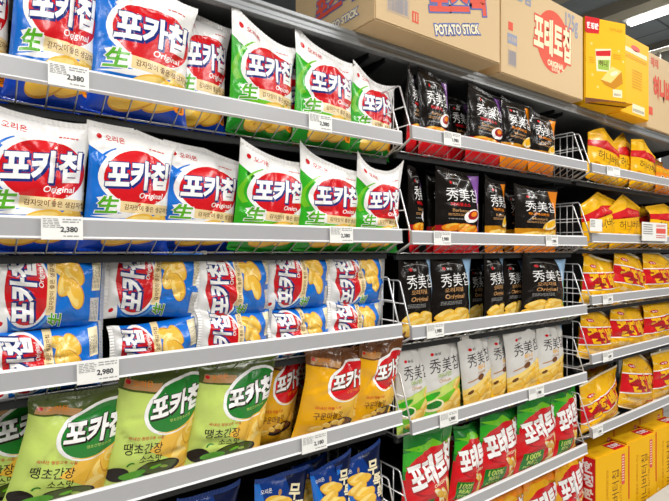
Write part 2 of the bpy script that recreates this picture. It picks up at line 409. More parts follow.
def beauty(kind_):
    W, H = 125, 235
    base = {'red': 'black', 'org': 'black', 'plain': 'black', 'wg': 'silver', 'wh': 'silver'}[kind_]
    d = Design(W, H, base, 18, 30)
    lt = 'white' if base == 'black' else 'charcoal'
    d.ell(-30, 204, 4.5, 4.5, 0, 'red', 2); d.text('농심', -16, 204, 15, lt, 2, off=.01)
    d.text('秀美칩', 2, 170, 90, lt, 3, rot=2 if base == 'black' else -3, off=-.004, asp=1.35)
    if base == 'black':
        tab = {'red': 'purple', 'org': 'orange', 'plain': 'paleblue'}[kind_]
        d.poly([(30, 240), (63, 240), (63, 20), (55, 20), (50, 130)], tab, 1.5)
        d.poly([(52, 150), (58, 150), (61, 40), (57, 40)], 'cream' if kind_ != 'plain' else 'leaf', 1.8)
        d.arc(-6, 205, 44, 14, 30, 150, 1, 3, 'greytext', 1.5)
    if kind_ == 'red':
        d.poly([(-63, 0), (63, 0), (63, 74), (20, 82), (-63, 76)], 'darkred', 1); d.rect(-63, 63, 0, 56, 'red', 1.2)
        d.text('바비큐소스', -6, 140, 54, 'red', 3, off=.03); d.text('Barbecue', -6, 122, 48, 'tan', 3, off=.01)
        d.small_lines(-40, 24, 104, 112, 2, 'tan', 2); d.small_lines(-40, 10, 92, 98, 1, 'greytext', 2)
        d.ell(28, 108, 30, 19, 25, 'white', 2.4); d.ell(31, 111, 21, 13, 25, 'darkred', 2.7); d.ell(33, 114, 12, 7, 25, 'orange', 2.9)
        d.chips([(-30, 72, 22, 12, 10), (2, 70, 24, 14, -8), (24, 64, 26, 15, 12)], 3, 'golddeep', 'orange', 'chip')
    if kind_ == 'org':
        d.poly([(-63, 0), (63, 0), (63, 88), (20, 76), (-63, 84)], 'golddeep', 1); d.rect(-63, 63, 0, 62, 'orange', 1.2)
        d.text('허니머스타드', -6, 140, 62, 'orange', 3, off=.03); d.text('Mustard', -6, 122, 44, 'tan', 3, off=.01)
        d.small_lines(-40, 24, 104, 112, 2, 'tan', 2)
        d.ell(32, 104, 32, 16, 35, 'cream', 2.4); d.ell(33, 106, 25, 11, 35, 'honey', 2.7); d.arc(22, 70, 20, 40, 60, 160, 3, 8, 'chip', 2.6)
        d.chips([(-26, 62, 26, 13, 8), (12, 58, 30, 15, -6), (36, 66, 20, 12, 30)], 3, 'orange', 'chip', 'chiplight')
    if kind_ == 'plain':
        d.text('오리지널', -6, 140, 54, 'tan', 3, off=.02, rot=2); d.text('Original', -4, 118, 58, 'tan', 3, shear=.2, off=.02)
        d.small_lines(-46, 14, 94, 106, 3, 'greytext', 2); d.rect(52, 63, 0, 60, 'leaf', 1.6)
        d.chips([(-30, 66, 26, 17, 8), (20, 68, 28, 18, -12), (-10, 50, 34, 20, 6), (26, 42, 30, 20, 20), (-34, 34, 28, 20, -6), (0, 26, 36, 20, 4)], 2.4)
    if kind_ == 'wg':
        d.text('어니언', -4, 142, 40, 'limedark', 3, off=.02); d.text('Onion', -4, 126, 34, 'tan', 3, off=.01)
        d.poly([(-63, 0), (63, 0), (63, 124), (30, 122), (-10, 104), (-63, 98)], 'lime', 1); d.poly([(-63, 60), (0, 88), (63, 100), (63, 50), (-63, 20)], 'leaf', 1.2)
        d.chips([(38, 104, 20, 13, 50), (26, 62, 30, 22, 30), (-2, 44, 28, 20, 10), (44, 40, 24, 26, 0), (0, 16, 40, 20, 6)], 2.4)
        d.ell(-36, 60, 25, 17, 4, 'cream', 4.6); d.ell(-36, 62, 19, 11, 4, 'forest', 4.8); d.ell(-40, 88, 22, 9, 16, 'green', 4.4)
    if kind_ == 'wh':
        d.text('허니', 0, 142, 30, 'gold', 3, off=.02); d.text('Honey', 0, 127, 32, 'tan', 3, off=.01)
        d.poly([(-63, 0), (63, 0), (63, 124), (10, 106), (-63, 88)], 'chiplight', 1); d.poly([(-63, 70), (0, 90), (63, 112), (63, 0), (-63, 0)], 'honey', 1.2)
        d.ell(-8, 114, 12, 9, 10, 'cocoa', 2.6); d.poly([(-50, 106), (-16, 112), (-16, 116), (-50, 110)], 'tan', 2.5)
        d.chips([(40, 98, 20, 16, 50), (34, 68, 28, 22, -10), (-6, 70, 30, 19, 10), (-42, 58, 24, 20, 0), (10, 38, 40, 20, 0)], 2.4)
        d.ell(-46, 78, 9, 5, 30, 'cocoa', 4.9)
    d.poly([(46, 240), (63, 240), (63, 170)], 'paleblue', 1.4) if base == 'silver' else None
    return d
def pote(kind_):
    W, H = 150, 235
    g = kind_ == 'green'
    d = Design(W, H, 'forest' if g else 'orange')
    d.poly([(-75, 150), (75, 150), (75, 205), (30, 186), (-20, 214), (-75, 190)], 'green' if g else 'gold', 1)
    d.poly([(-75, 0), (75, 0), (75, 130), (20, 116), (-75, 128)], 'red' if g else 'gold', 1)
    d.poly([(-75, 200), (0, 222), (40, 196), (75, 216), (75, 190), (10, 182), (-40, 196)], 'leaf' if g else 'gold', 1.1)
    d.ell(6, 142, 78, 60, 10, 'red', 1.5)
    if g: d.ell(8, 104, 62, 22, 8, 'darkred', 1.4)
    d.text('포테토칩', 4, 146, 142, 'white', 4, rot=16, shear=.05, off=.05, ol='darkred', ofs=.025, asp=2.05, sh=(2, -3))
    d.text('ORIGINAL' if g else '오리지널', 26, 104, 56, 'cream', 2.5, rot=10, off=.02)
    d.rect(-62, 4, 8, 66, 'forest' if g else 'honey', 2.5)
    d.text('100%', -29, 52, 48, 'lime' if g else 'brown', 3.2, off=.03); d.text('REAL', -29, 34, 38, 'lime' if g else 'brown', 3.2, off=.03)
    d.text('POTATO', -29, 18, 48, 'lime' if g else 'brown', 3.2, off=.02)
    d.chips([(56, 84, 9, 28, 20), (40, 66, 8, 30, 34), (60, 46, 10, 32, -14), (30, 46, 9, 28, 12), (44, 22, 32, 16, 10), (16, 78, 8, 24, 50)], 2.2, 'amber', 'chip', 'cream')
    return d
def honey_bag():
    W, H = 150, 225
    d = Design(W, H, 'honey')
    d.poly([(-75, 145), (-30, 158), (75, 150), (75, 184), (-10, 190), (-75, 176)], 'red', 1.5)
    d.text('허니버터', 22, 170, 70, 'pink', 2.2, rot=0, off=.03)
    d.text('허니버터칩', 10, 114, 124, 'printblack', 2.5, rot=-3, asp=1.6, off=-.008)
    d.ell(50, 56, 14, 8, 30, 'leaf', 2); d.chips([(-20, 52, 30, 17, 10), (20, 42, 32, 18, -8)], 2, 'honeydeep', 'chip', 'chiplight')
    d.poly([(-75, 10), (-40, 30), (0, 14), (75, 24), (75, 0), (-75, 0)], 'honeydeep', 1.2)
    d.ell(-54, 72, 9, 9, 0, 'amber', 1.6); d.ell(60, 200, 8, 5, 0, 'honeydeep', 1.6)
    return d
def twist_bag():
    W, H = 165, 225
    d = Design(W, H, 'honey', 20, 26)
    rs = random.Random(4)
    for i in range(150):
        x, y = rs.uniform(-82, 82), rs.uniform(2, 223); a = rs.uniform(0, 360)
        c = rs.choice(['chip', 'honey', 'gold', 'chiplight', 'honey', 'gold', 'amber'])
        d.arc(x, y, rs.uniform(8, 15), rs.uniform(5, 9), a, a + rs.uniform(90, 190), 5, 6, c, 1 + (i % 12)*.12, n=8, rot=rs.uniform(0, 180))
    d.poly([(-83, 52), (83, 100), (83, 184), (-83, 140)], 'white', 2.6); d.poly([(-83, 57), (83, 105), (83, 179), (-83, 135)], 'red', 2.8)
    d.text('꿀꽈배기', 2, 119, 138, 'honey', 4, rot=15, off=.05, ol='darkred', ofs=.025, asp=1.95)
    d.ell(-56, 176, 13, 8, 10, 'red', 3); d.text('농심', -56, 176, 16, 'white', 3.5, rot=10, off=.02)
    d.poly([(10, 40), (60, 56), (60, 62), (10, 46)], 'red', 2.9); d.small_lines(-60, -10, 26, 44, 4, 'cream', 2.9)
    return d
def orange_pack():
    d = Design(120, 190, 'orange', 14, 20)
    d.rect(-60, 60, 150, 190, 'gold', 1)
    for x in (-34, 0, 34):
        d.ell(x, 110, 10, 16, 0, 'cream', 2); d.ell(x, 78, 8, 12, 0, 'cocoa', 2); d.ell(x, 118, 5, 5, 0, 'brown', 2.5)
    d.text('초코', 0, 40, 50, 'cream', 2, off=.04)
    return d

std = [dict(ear=.012, tilt=-.006, crease=1.4), dict(ear=.004, peak=.014, bend=.01, crease=1.5, tilt=-.008), dict(ear=.02, tilt=.0, bend=-.008, crease=1.4), dict(ear=.014, tilt=-.02, wave=.008, crease=1.5)]
kind('orig', potato('orig'), (160, 240), .034, 'blue and white original chip bag', std, 'white', 'deepblue', 'white')
kind('onion', potato('onion'), (160, 240), .034, 'green and white onion chip bag', [dict(ear=.016, tilt=-.024, crease=1.3), dict(ear=.022, tilt=-.024, crease=1.4), dict(ear=.045, crease=1.7), dict(ear=.014, tilt=-.012, wave=.008, crease=1.3)], 'white', 'deepgreen', 'white')
kind('small', potato_small(), (130, 190), .034, 'small blue original chip bag', [dict(ear=.012, crease=1.3), dict(ear=.018, tilt=.006, crease=1.5), dict(ear=.008, crease=1.2, tilt=-.008)], 'white', 'silver', 'silver')
kind('pepper', potato_sauce('pepper'), (155, 235), .030, 'lime green soy pepper chip bag', [dict(ear=.006, tilt=.026, crease=1.4), dict(ear=.014, tilt=.008, crease=1.3), dict(ear=.01, bend=.012, tilt=.012, crease=1.6)], 'olive', 'limedark', 'lime')
kind('garlic', potato_sauce('garlic'), (155, 235), .030, 'golden roasted garlic chip bag', [dict(ear=.008, bend=.01, crease=1.4, tilt=.006), dict(ear=.012, tilt=.012, crease=1.5), dict(ear=.004, crease=1.3)], 'cocoa', 'golddeep', 'gold')
kind('navy', navy_bag(), (125, 230), .026, 'navy bag with stacked chips', [dict(ear=.006), dict(ear=.01, tilt=.006)], 'bluenavy', 'bluenavy', 'bluenavy')
for k, ds in (('red', 'black and red barbecue chip bag'), ('org', 'black and orange mustard chip bag'), ('plain', 'black original chip bag')):
    kind(k, beauty(k), (125, 235), .024, ds, [dict(ear=.004, crease=1.2, pinch=.04), dict(ear=.008, crease=1.6, pinch=.05, tilt=-.006), dict(ear=.002, crease=1.1, pinch=.04)], 'black', {'red': 'red', 'org': 'orange', 'plain': 'black'}[k], 'black')
for k, ds in (('wg', 'silver and green onion chip bag'), ('wh', 'silver and yellow honey chip bag')):
    kind(k, beauty(k), (125, 235), .024, ds, [dict(ear=.004, crease=1.2, pinch=.04), dict(ear=.008, crease=1.5, pinch=.05, tilt=-.006)], 'silver', 'lime' if k == 'wg' else 'honey', 'silver')
kind('pgreen', pote('green'), (150, 235), .032, 'green and red potato chip bag', [dict(ear=.02, bend=-.012, crease=1.4), dict(ear=.01, tilt=.016, crease=1.6, bend=.01), dict(ear=.014, tilt=-.008, crease=1.3)], 'forest', 'red', 'forest')
kind('porange', pote('orange'), (150, 235), .032, 'orange and red potato chip bag', [dict(ear=.016, crease=1.5), dict(ear=.01, tilt=.014, crease=1.5)], 'gold', 'gold', 'orange')
kind('honey', honey_bag(), (150, 225), .032, 'yellow honey chip bag', [dict(peak=.06, ear=-.01), dict(peak=.05, tilt=-.014), dict(peak=.035, tilt=.008, bend=.01)], 'honey', 'honeydeep', 'honey')
kind('twist', twist_bag(), (165, 225), .04, 'clear yellow twist snack bag', [dict(ear=.006, crease=1.5), dict(peak=.02, crease=1.6), dict(tilt=.012, crease=1.4)], 'clear', 'clear', 'honey')
kind('opack', orange_pack(), (120, 190), .02, 'orange snack pack', [dict(ear=0, pinch=.02)], 'orange', 'orange', 'orange')

# ------------------------------------------------------------------ place the bags
ORD = ['first', 'second', 'third', 'fourth', 'fifth', 'sixth', 'seventh', 'eighth']
def row(items, deck, Y0, where, group, lean=0):
    """items: (kind, x left px, x right px, height m, options)"""
    front = sorted([it for it in items if not it[4].get('back')], key=lambda i: i[1])
    nf = len(front); bk = [it for it in items if it[4].get('back')]
    for it in items:
        key, xl, xr, h, o = it; o = dict(o)
        Y = o.pop('Y', Y0); back = o.pop('back', None); pl = o.pop('place', None); dx = o.pop('dx', 0)
        a, b = at(xl, Y), at(xr, Y); w = (b - a) * o.pop('wide', 1.08); z = o.pop('dz', 0)
        if back: place = back
        else:
            i = front.index(it)
            place = ('leftmost' if i == 0 else 'rightmost' if i == nf-1 else ORD[i] + ' from left')
            if pl: place = place + ', ' + pl
        o.setdefault('yaw', 4); o.setdefault('lean', 0 if back else lean)
        lab = f"{KINDS[key]['desc']}, {place} on {where}"
        bag(key, (a+b)/2 + dx, Y, H0 + deck + .009 + z, w, h, label=lab, group=group.format(key), **o)
B = 'bags on '
row([('orig', -64, 6, .25, dict(roll=2, Y=.10)), ('orig', 4, 92, .256, dict(roll=4, var=0)), ('orig', 84, 184, .252, dict(roll=5, var=3, yaw=4)),
     ('orig', 166, 224, .244, dict(roll=3, Y=.115, yaw=6)), ('onion', 226, 291, .228, dict(roll=3, var=0)), ('onion', 291, 351, .226, dict(roll=3, var=1)),
     ('onion', 346, 390, .2, dict(roll=4, var=3, Y=.09)),
     ('orig', 70, 128, .24, dict(Y=.21, back='behind second and third bags')), ('onion', 262, 312, .23, dict(Y=.21, back='half hidden behind green pair'))],
    .240, .075, 'left bay top shelf', 'packets on the left bay top shelf')
row([('orig', -26, 82, .214, dict(roll=2, var=0)), ('orig', 80, 165, .212, dict(roll=3, var=1)), ('orig', 154, 232, .198, dict(roll=4, yaw=6, Y=.088, var=1)),
     ('onion', 229, 299, .2, dict(roll=3, var=3)), ('onion', 292, 355, .199, dict(roll=2, var=1)), ('onion', 349, 396, .198, dict(roll=1, var=2, crease_=0) if False else dict(roll=1, var=2)),
     ('orig', 118, 172, .2, dict(Y=.2, back='tucked behind the front pair'))],
    -.008, .068, 'left bay second shelf', 'packets on the left bay second shelf', -6)
# third shelf: small bags lying on their sides, two layers
Y = .085
for layer, lst in (('upper', [(-8, 101), (106, 200), (194, 268), (265, 328), (326, 381)]), ('lower', [(-10, 99), (112, 197), (197, 267), (268, 327), (325, 377)])):
    for i, (xl, xr) in enumerate(lst):
        a, b = at(xl, Y), at(xr, Y); L = (b - a) * .97
        hw = .146 if layer == 'upper' else .122
        z = -.247 + (.058 if layer == 'lower' else .108 + .066)
        place = ['leftmost', 'second from left', 'middle', 'fourth from left', 'rightmost'][i]
        rl = -90 + [2, 5, -3, 2, -2][i] * (1 if layer == 'upper' else -1)
        bag('small', b, Y, H0 + z - math.sin(R(rl+90))*L*.0, hw, L, roll=rl, yaw=[2, -4, 3, 0, 2][i], var=(i + (layer == 'lower')) % 3,
            label=f'small blue chip bag lying sideways, {place} in {layer} layer, left bay third shelf', group='small packets lying on the left bay third shelf')
row([('pepper', -54, 50, .205, dict(roll=5, Y=.13, back='behind leftmost bag')), ('pepper', -4, 101, .215, dict(roll=13, var=0)), ('pepper', 98, 184, .236, dict(roll=7, var=1)),
     ('pepper', 180, 258, .222, dict(roll=7, var=2)), ('garlic', 243, 290, .225, dict(roll=5, Y=.125)), ('garlic', 289, 353, .218, dict(roll=8, var=0)),
     ('garlic', 346, 389, .222, dict(roll=4, var=1)), ('garlic', 276, 316, .2, dict(Y=.2, roll=4, back='half hidden behind two golden bags'))],
    -.467, .075, 'left bay fourth shelf', 'packets on the left bay fourth shelf', -9)
row([('navy', 94, 165, .25, dict(roll=6)), ('navy', 164, 226, .25, dict(roll=6)), ('navy', 249, 302, .243, dict(roll=3, var=0)), ('navy', 291, 325, .225, dict(Y=.13)), ('navy', 318, 357, .235, dict(roll=-6, var=1)), ('navy', 346, 388, .235, dict(roll=-8, var=1))],
    -.772, .075, 'left bay fifth shelf', 'packets on the left bay fifth shelf')
# middle bay
row([('red', 402, 420, .228, dict(yaw=32, wide=1.5, Y=.09)), ('red', 418, 448, .222, dict(var=1)), ('red', 445, 469, .2, dict(Y=.13)), ('red', 465, 502, .222, dict(roll=2, var=0)),
     ('org', 499, 530, .216, dict(roll=2)), ('org', 527, 554, .2, dict(roll=2)), ('red', 420, 448, .22, dict(Y=.2, back='half hidden behind front bags'))],
    .261, .07, 'middle bay top shelf', 'packets on the middle bay top shelf')
row([('red', 403, 424, .225, dict(yaw=30, wide=1.4, Y=.09)), ('red', 426, 452, .225, dict(Y=.12, var=1)), ('red', 434, 479, .228, dict(var=0, Y=.06)), ('org', 480, 508, .22, dict(yaw=14, var=1)),
     ('org', 504, 522, .21, dict(Y=.14)), ('org', 513, 557, .212, dict(var=0))],
    -.011, .07, 'middle bay second shelf', 'packets on the middle bay second shelf')
row([('plain', 398, 432, .225, dict(var=0)), ('plain', 430, 470, .225, dict(var=2)), ('plain', 466, 484, .2, dict(Y=.15)), ('plain', 481, 505, .222, dict(yaw=12, var=0)),
     ('plain', 500, 524, .215, dict(yaw=8, Y=.1, var=1)), ('plain', 519, 565, .22, dict(roll=2, var=1))],
    -.257, .07, 'middle bay third shelf', 'packets on the middle bay third shelf')
row([('wg', 396, 429, .222, dict(roll=-2, var=0)), ('wg', 420, 461, .23, dict(roll=-2, var=0)), ('wg', 452, 473, .21, dict(Y=.14)), ('wh', 464, 494, .232, dict(roll=-9, var=1)),
     ('wh', 489, 514, .225, dict(roll=-6, Y=.09)), ('wh', 507, 541, .235, dict(roll=-6, var=0)), ('wh', 536, 564, .225, dict(roll=-2, var=1)),
     ('wh', 500, 522, .22, dict(Y=.17, roll=-4, back='in second row'))],
    -.502, .07, 'middle bay fourth shelf', 'packets on the middle bay fourth shelf')
row([('pgreen', 398, 449, .245, dict(roll=3, var=0, Y=.06)), ('pgreen', 444, 482, .21, dict(roll=13, var=1, yaw=8)), ('pgreen', 474, 516, .235, dict(roll=6, var=2)), ('pgreen', 512, 556, .24, dict(roll=4, var=0)),
     ('pgreen', 551, 576, .24, dict(roll=2, var=2)), ('pgreen', 444, 478, .25, dict(Y=.15, var=1, back='half hidden behind second bag')), ('pgreen', 498, 526, .245, dict(Y=.15, var=2, back='half hidden behind fourth bag')),
     ('pgreen', 376, 398, .235, dict(Y=.13, var=1, wide=1, yaw=20) ) if False else ('pgreen', 540, 562, .25, dict(Y=.16, var=0, back='half hidden near right end'))],
    -.762, .075, 'middle bay fifth shelf', 'packets on the middle bay fifth shelf')
row([('porange', 448, 486, .22, dict(roll=5)), ('porange', 484, 522, .225, dict(roll=6, var=1)), ('porange', 517, 556, .225, dict(roll=8, var=0)), ('porange', 550, 582, .25, dict(roll=6, var=1)),
     ('porange', 500, 540, .22, dict(Y=.16, back='in second row'))],
    -1.03, .08, 'middle bay bottom shelf', 'packets on the middle bay bottom shelf')
# right bay
row([('honey', 586, 618, .20, dict(roll=5, var=0, wide=1.25)), ('honey', 611, 634, .215, dict(Y=.11, roll=3, var=0, wide=1.2)), ('honey', 629, 655, .205, dict(roll=3, var=1, wide=1.2)),
     ('opack', 654, 672, .115, dict(Y=.06, wide=1.02)), ('opack', 671, 690, .115, dict(Y=.06, wide=1.02)), ('opack', 651, 664, .19, dict(Y=.18, back='standing behind the front packs', wide=1.1))],
    .260, .08, 'right bay top shelf', 'packets on the right bay top shelf')
row([('honey', 582, 619, .195, dict(roll=-10, var=1, wide=1.15)), ('honey', 607, 642, .195, dict(roll=-4, var=0, wide=1.1)), ('honey', 633, 653, .18, dict(Y=.14, var=2)), ('honey', 646, 680, .19, dict(roll=3, var=2)),
     ('honey', 592, 618, .21, dict(Y=.19, var=0, back='half hidden behind front pair'))],
    .003, .08, 'right bay second shelf', 'packets on the right bay second shelf')
row([('twist', 578, 614, .185, dict(roll=8, var=0)), ('twist', 607, 645, .2, dict(roll=14, var=2)), ('twist', 638, 676, .19, dict(roll=6, var=1)),
     ('twist', 596, 626, .2, dict(Y=.19, back='in second row')), ('twist', 632, 660, .21, dict(Y=.19, back='half hidden behind right pair'))],
    -.228, .085, 'right bay third shelf', 'packets on the right bay third shelf')
row([('twist', 574, 612, .185, dict(roll=12, var=1)), ('twist', 604, 644, .195, dict(roll=10, var=0)), ('twist', 639, 680, .19, dict(roll=4, var=2)),
     ('twist', 640, 666, .2, dict(Y=.2, back='half hidden behind right pair'))],
    -.445, .085, 'right bay fourth shelf', 'packets on the right bay fourth shelf')
row([('twist', 578, 619, .19, dict(roll=-4, var=0)), ('twist', 614, 653, .225, dict(roll=16, var=1)), ('twist', 648, 690, .215, dict(roll=4, var=2)),
     ('twist', 582, 612, .24, dict(Y=.2, back='half hidden behind leftmost bag')), ('twist', 632, 660, .235, dict(Y=.2, back='half hidden behind middle bag'))],
    -.714, .085, 'right bay fifth shelf', 'packets on the right bay fifth shelf')

# ------------------------------------------------------------------ shelving
steel = mat('dark_steel', '#26282a', .5, spec=.4, var=.15, bscale=20)
grey_steel = mat('grey_steel', '#8d9092', .38, spec=.5, metal=.3, var=.06, bscale=30)
backp = mat('back_panel', '#1b1d1c', .55, var=.2, bscale=12)
rail_face = mat('rail_grey', '#aaaaac', .3, spec=.5, var=.03, bscale=30)
rail_lip = mat('rail_white', '#e4e4e4', .35)
chrome = mat('chrome_wire', '#a8a9a9', .3, metal=.8)
bays = [dict(x0=-.035, x1=.876, rails=[.302, .054, -.185, -.405, -.71], dx=(False, True), lab='left bay of dark steel shelving with original, onion and garlic chip bags'),
        dict(x0=.911, x1=1.797, rails=[.323, .051, -.195, -.440, -.700, -.968], dx=(True, True), lab='middle bay of dark steel shelving with black and silver chip bags'),
        dict(x0=1.832, x1=3.03, rails=[.322, .065, -.166, -.383, -.652, -1.07], dx=(True, False), lab='right bay of dark steel shelving with yellow honey and twist snacks')]
BACK = .47; FY = .06
def rail_profile(zt):
    return [(.010, zt), (.004, zt+.001), (.0015, zt-.003), (.0005, zt-.031), (-.003, zt-.034), (.006, zt-.036), (.010, zt-.033)]
for bi, b in enumerate(bays):
    root = empty('shelving_bay', (b['x0'], 0, 0)); tag(root, b['lab'], 'shelving', 'shelving bays')
    L = b['x1'] - b['x0']
    m = MB(); m.box(0, L, BACK, BACK+.012, .12, H0+.548)
    for k in range(18):                                        # pressed ribs of the back sheet
        z = .2 + k*.1; m.box(.01, L-.01, BACK-.003, BACK, z, z+.006)
    m.build('back_panel', backp, root)
    m = MB(); m.box(0, L, .09, BACK, 0, .12); m.box(0, L, .07, .09, .02, .12); m.build('plinth', steel, root)
    for sx in ((-.018, L+.0175) if bi == 0 else (L+.0175,)):
        m = MB(); m.box(sx-.017, sx+.017, BACK-.012, BACK+.012, 0, H0+.535)
        for k in range(36): m.box(sx-.004, sx+.004, BACK-.0135, BACK-.012, .15+k*.05, .18+k*.05, 1)
        m.build('upright', [steel, MATS['back_panel']], root)
    # top shelf
    m = MB(); z = H0 + .548
    m.prism_x([(FY, z), (FY, z-.009), (FY+.004, z-.012), (FY+.004, z-.022), (FY, z-.025), (FY, z-.033), (FY+.02, z-.033), (FY+.02, z-.012), (BACK, z-.012), (BACK, z)], 0, L+.0345)
    top = m.build('shelf', [grey_steel], root, bevel=.001)
    def bracket(zz, par, deep=.09):
        for sx in (.012, L-.012):
            k = MB()
            prof = [(BACK, zz), (FY+.06, zz), (FY+.06, zz-.012), (BACK-.10, zz-deep*.6), (BACK, zz-deep)]
            k.prism_x([(y, z_) for y, z_ in prof], sx-.002, sx+.002)
            k.build('bracket', steel, par)
    bracket(z-.0125, top, .10)
    for ri, h in enumerate(b['rails']):
        dk = H0 + h - .062
        m = MB()
        m.prism_x([(FY, dk), (FY, dk-.014), (FY+.012, dk-.014), (FY+.012, dk-.004), (BACK, dk-.004), (BACK, dk)], 0, L)
        sh = m.build('shelf', steel, root, bevel=.0008)
        bracket(dk-.0045, sh, .06)
        m = MB(); zt = H0 + h
        m.prism_x(rail_profile(zt), 0, L)
        k = m.build('price_rail', [rail_face, rail_lip], sh)
        k.data.materials[0] = rail_face
        # lips of the channel
        for p in k.data.polygons:
            c = p.center
            if len(p.vertices) == 4 and (c.z > zt - .0035 or c.z < zt - .0305) : p.material_index = 1
        # wire fence slanting from the rail back to the deck
        m = MB(); n = 21
        for i in range(n+1):
            x = .004 + (L-.008)*i/n
            m.wire([(x, .011, zt-.006), (x, .011, zt-.034), (x, FY-.004, dk+.002), (x, FY+.02, dk+.002)])
        m.wire([(0, FY-.003, dk+.004), (L, FY-.003, dk+.004)], .0018)
        m.build('wire_fence', chrome, sh, smooth=True)
        for side in (0, 1):
            if not b['dx'][side]: continue
            x = .003 if side == 0 else L-.003
            m = MB(); ht = zt + .115
            m.wire([(x, .008, zt-.03), (x, .012, zt), (x, .05, ht-.004), (x, .056, ht), (x, .43, ht), (x, .43, dk+.004)], .0022)
            m.wire([(x, .008, zt-.03), (x, FY, dk+.006), (x, .43, dk+.006)], .0022)
            m.wire([(x, .030, zt+.055), (x, .43, zt+.055)], .0016); m.wire([(x, .012, zt+.004), (x, .43, zt+.004)], .0016)
            for j in range(8):
                yj = .075 + j*.05; m.wire([(x, yj, dk+.006), (x, yj, ht)], .0015)
            m.build('wire_divider', mat('divider_wire', '#dcdcdc', .3, metal=.5), sh, smooth=True)
for o in list(bpy.data.objects):     # shelf children are placed in bay coordinates
    pass

# ------------------------------------------------------------------ price tags
tagm = mat('tag_paper', '#eeeeea', .55); ink = mat('tag_ink', '#3a3a3c', .7); inkl = mat('tag_ink_light', '#9a9a98', .7)
def price_tag(xl, xr, rail, txt, where, word=None, big=None):
    a, c = at(xl, -.004), at(xr, -.004); w = c - a; hh = .036
    d = Design(w*1000, 38, 'white')
    if txt:
        d.text(txt, w*1000*.16, 16, min(w*1000*.42, 26), 'printblack', 1.5, off=.03)
    for i in range(9):
        for j in range(8):
            if (i*7 + j*5 + i*j) % 3 == 0: pass
    d.small_lines(-w*500*.92, -w*500*.1, 18, 34, 6, 'greytext', 1); d.small_lines(0, w*500*.9, 26, 34, 2, 'greytext', 1); d.small_lines(w*20, w*500*.9, 3, 7, 1, 'greytext', 1)
    d.cut(cells=False)
    mb = MB()
    mb.box(-w/2, w/2, -.0006, .0006, 0, .038)
    o_v = [(x/1000, -.0008 - .0002*l, y/1000) for (x, y), l in zip(d.dv, d.dl)]
    cm = {'white': 0, 'printblack': 1, 'greytext': 2}
    k = len(mb.v); mb.v += o_v; mb.f += [tuple(i + k for i in f) for f in d.df]; mb.m += [cm[d.cols[q]] for q in d.dm]
    me = bpy.data.meshes.new('price_tag'); me.from_pydata(mb.v, [], mb.f)
    for q in (tagm, ink, inkl): me.materials.append(q)
    me.polygons.foreach_set('material_index', mb.m)
    o = link(bpy.data.objects.new('price_tag', me)); o.location = ((a+c)/2, -.0042, H0 + rail - .0365)
    o.rotation_euler = (R(-2), 0, 0)
    tag(o, f'white price tag {"reading " + txt + " " if txt else ""}{where}', 'price tag', 'price tags in the shelf rails')
price_tag(48, 89, .302, '2,380', 'near left end of left bay top rail')
price_tag(309, 332, .302, '2,380', 'near right end of left bay top rail')
price_tag(41, 83, .054, '2,380', 'near left end of left bay second rail')
price_tag(330, 353, .054, '2,380', 'near right end of left bay second rail')
price_tag(77, 119, -.185, '2,980', 'on left bay third rail')
price_tag(302, 327, -.405, '2,180', 'on left bay fourth rail')
price_tag(444, 461, .323, '1,980', 'on middle bay top rail')
price_tag(434, 451, .051, '1,980', 'near left end of middle bay second rail')
price_tag(546, 558, .051, '1,980', 'near right end of middle bay second rail')
price_tag(427, 444, -.195, '1,980', 'on middle bay third rail')
price_tag(440, 458, -.440, '1,980', 'near left end of middle bay fourth rail')
price_tag(529, 544, -.440, '1,980', 'near right end of middle bay fourth rail')
price_tag(607, 620, .322, '', 'on right bay top rail')
price_tag(603, 613, -.166, '1,380', 'on right bay third rail')
price_tag(603, 613, -.383, '1,380', 'on right bay fourth rail')
price_tag(593, 603, -.652, '1,380', 'on right bay fifth rail')
# the bigger sign clipped to the right bay's second rail, and the ribbed white holder on its bottom rail
def sign_card(xl, xr, h0, h1, label, red=True):
    a, c = at(xl, -.01), at(xr, -.01)
    r = empty('price_sign', ((a+c)/2, -.010, H0 + h0)); w = c - a; h = h1 - h0
    tag(r, label, 'price sign')
    m = MB(); m.box(-w/2, w/2, -.0008, .0008, 0, h); cd = m.build('card', tagm, r, bevel=.0003)
    d = Design(w*1000, h*1000, 'white')
    d.small_lines(-w*460, -w*100, h*300, h*900, 5, 'greytext', 1)
    if red: d.rect(w*40, w*430, h*420, h*700, 'pink', 1); d.small_lines(w*40, w*430, h*120, h*330, 2, 'red', 1); d.small_lines(w*40, w*430, h*760, h*900, 2, 'red', 1)
    d.cut(cells=False)
    me = bpy.data.meshes.new('print'); me.from_pydata([(x/1000, -.0012 - .0001*l, y/1000) for (x, y), l in zip(d.dv, d.dl)], [], [tuple(f) for f in d.df])
    for q in d.cols: me.materials.append(paper(q))
    me.polygons.foreach_set('material_index', d.dm); link(bpy.data.objects.new('print', me), r)
    m = MB(); m.box(-w*.3, w*.3, .0008, .009, .004, .012); m.build('clip', rail_lip, r)
    return r
sign_card(642, 667, .040, .118, 'large white price sign with red print on right bay second rail')
sign_card(590, 602, .070, .115, 'small white barcode card above left end of right bay second rail', False)
m = MB(); a, c = at(659, -.05), at(692, -.05)
m.prism_x([(-.05, H0-1.125), (-.052, H0-1.066), (.0, H0-1.047), (.004, H0-1.057), (.002, H0-1.115)], a, c)
for k in range(5):
    q = k/5; m.prism_x([(-.0515, H0-1.118+.05*q), (-.054, H0-1.115+.05*q), (-.0515, H0-1.112+.05*q)], a, c)
tag(m.build('label_holder', mat('white_plastic', '#bfbdb6', .4), bevel=.001), 'white ribbed plastic label holder on right bay bottom rail', 'label holder')

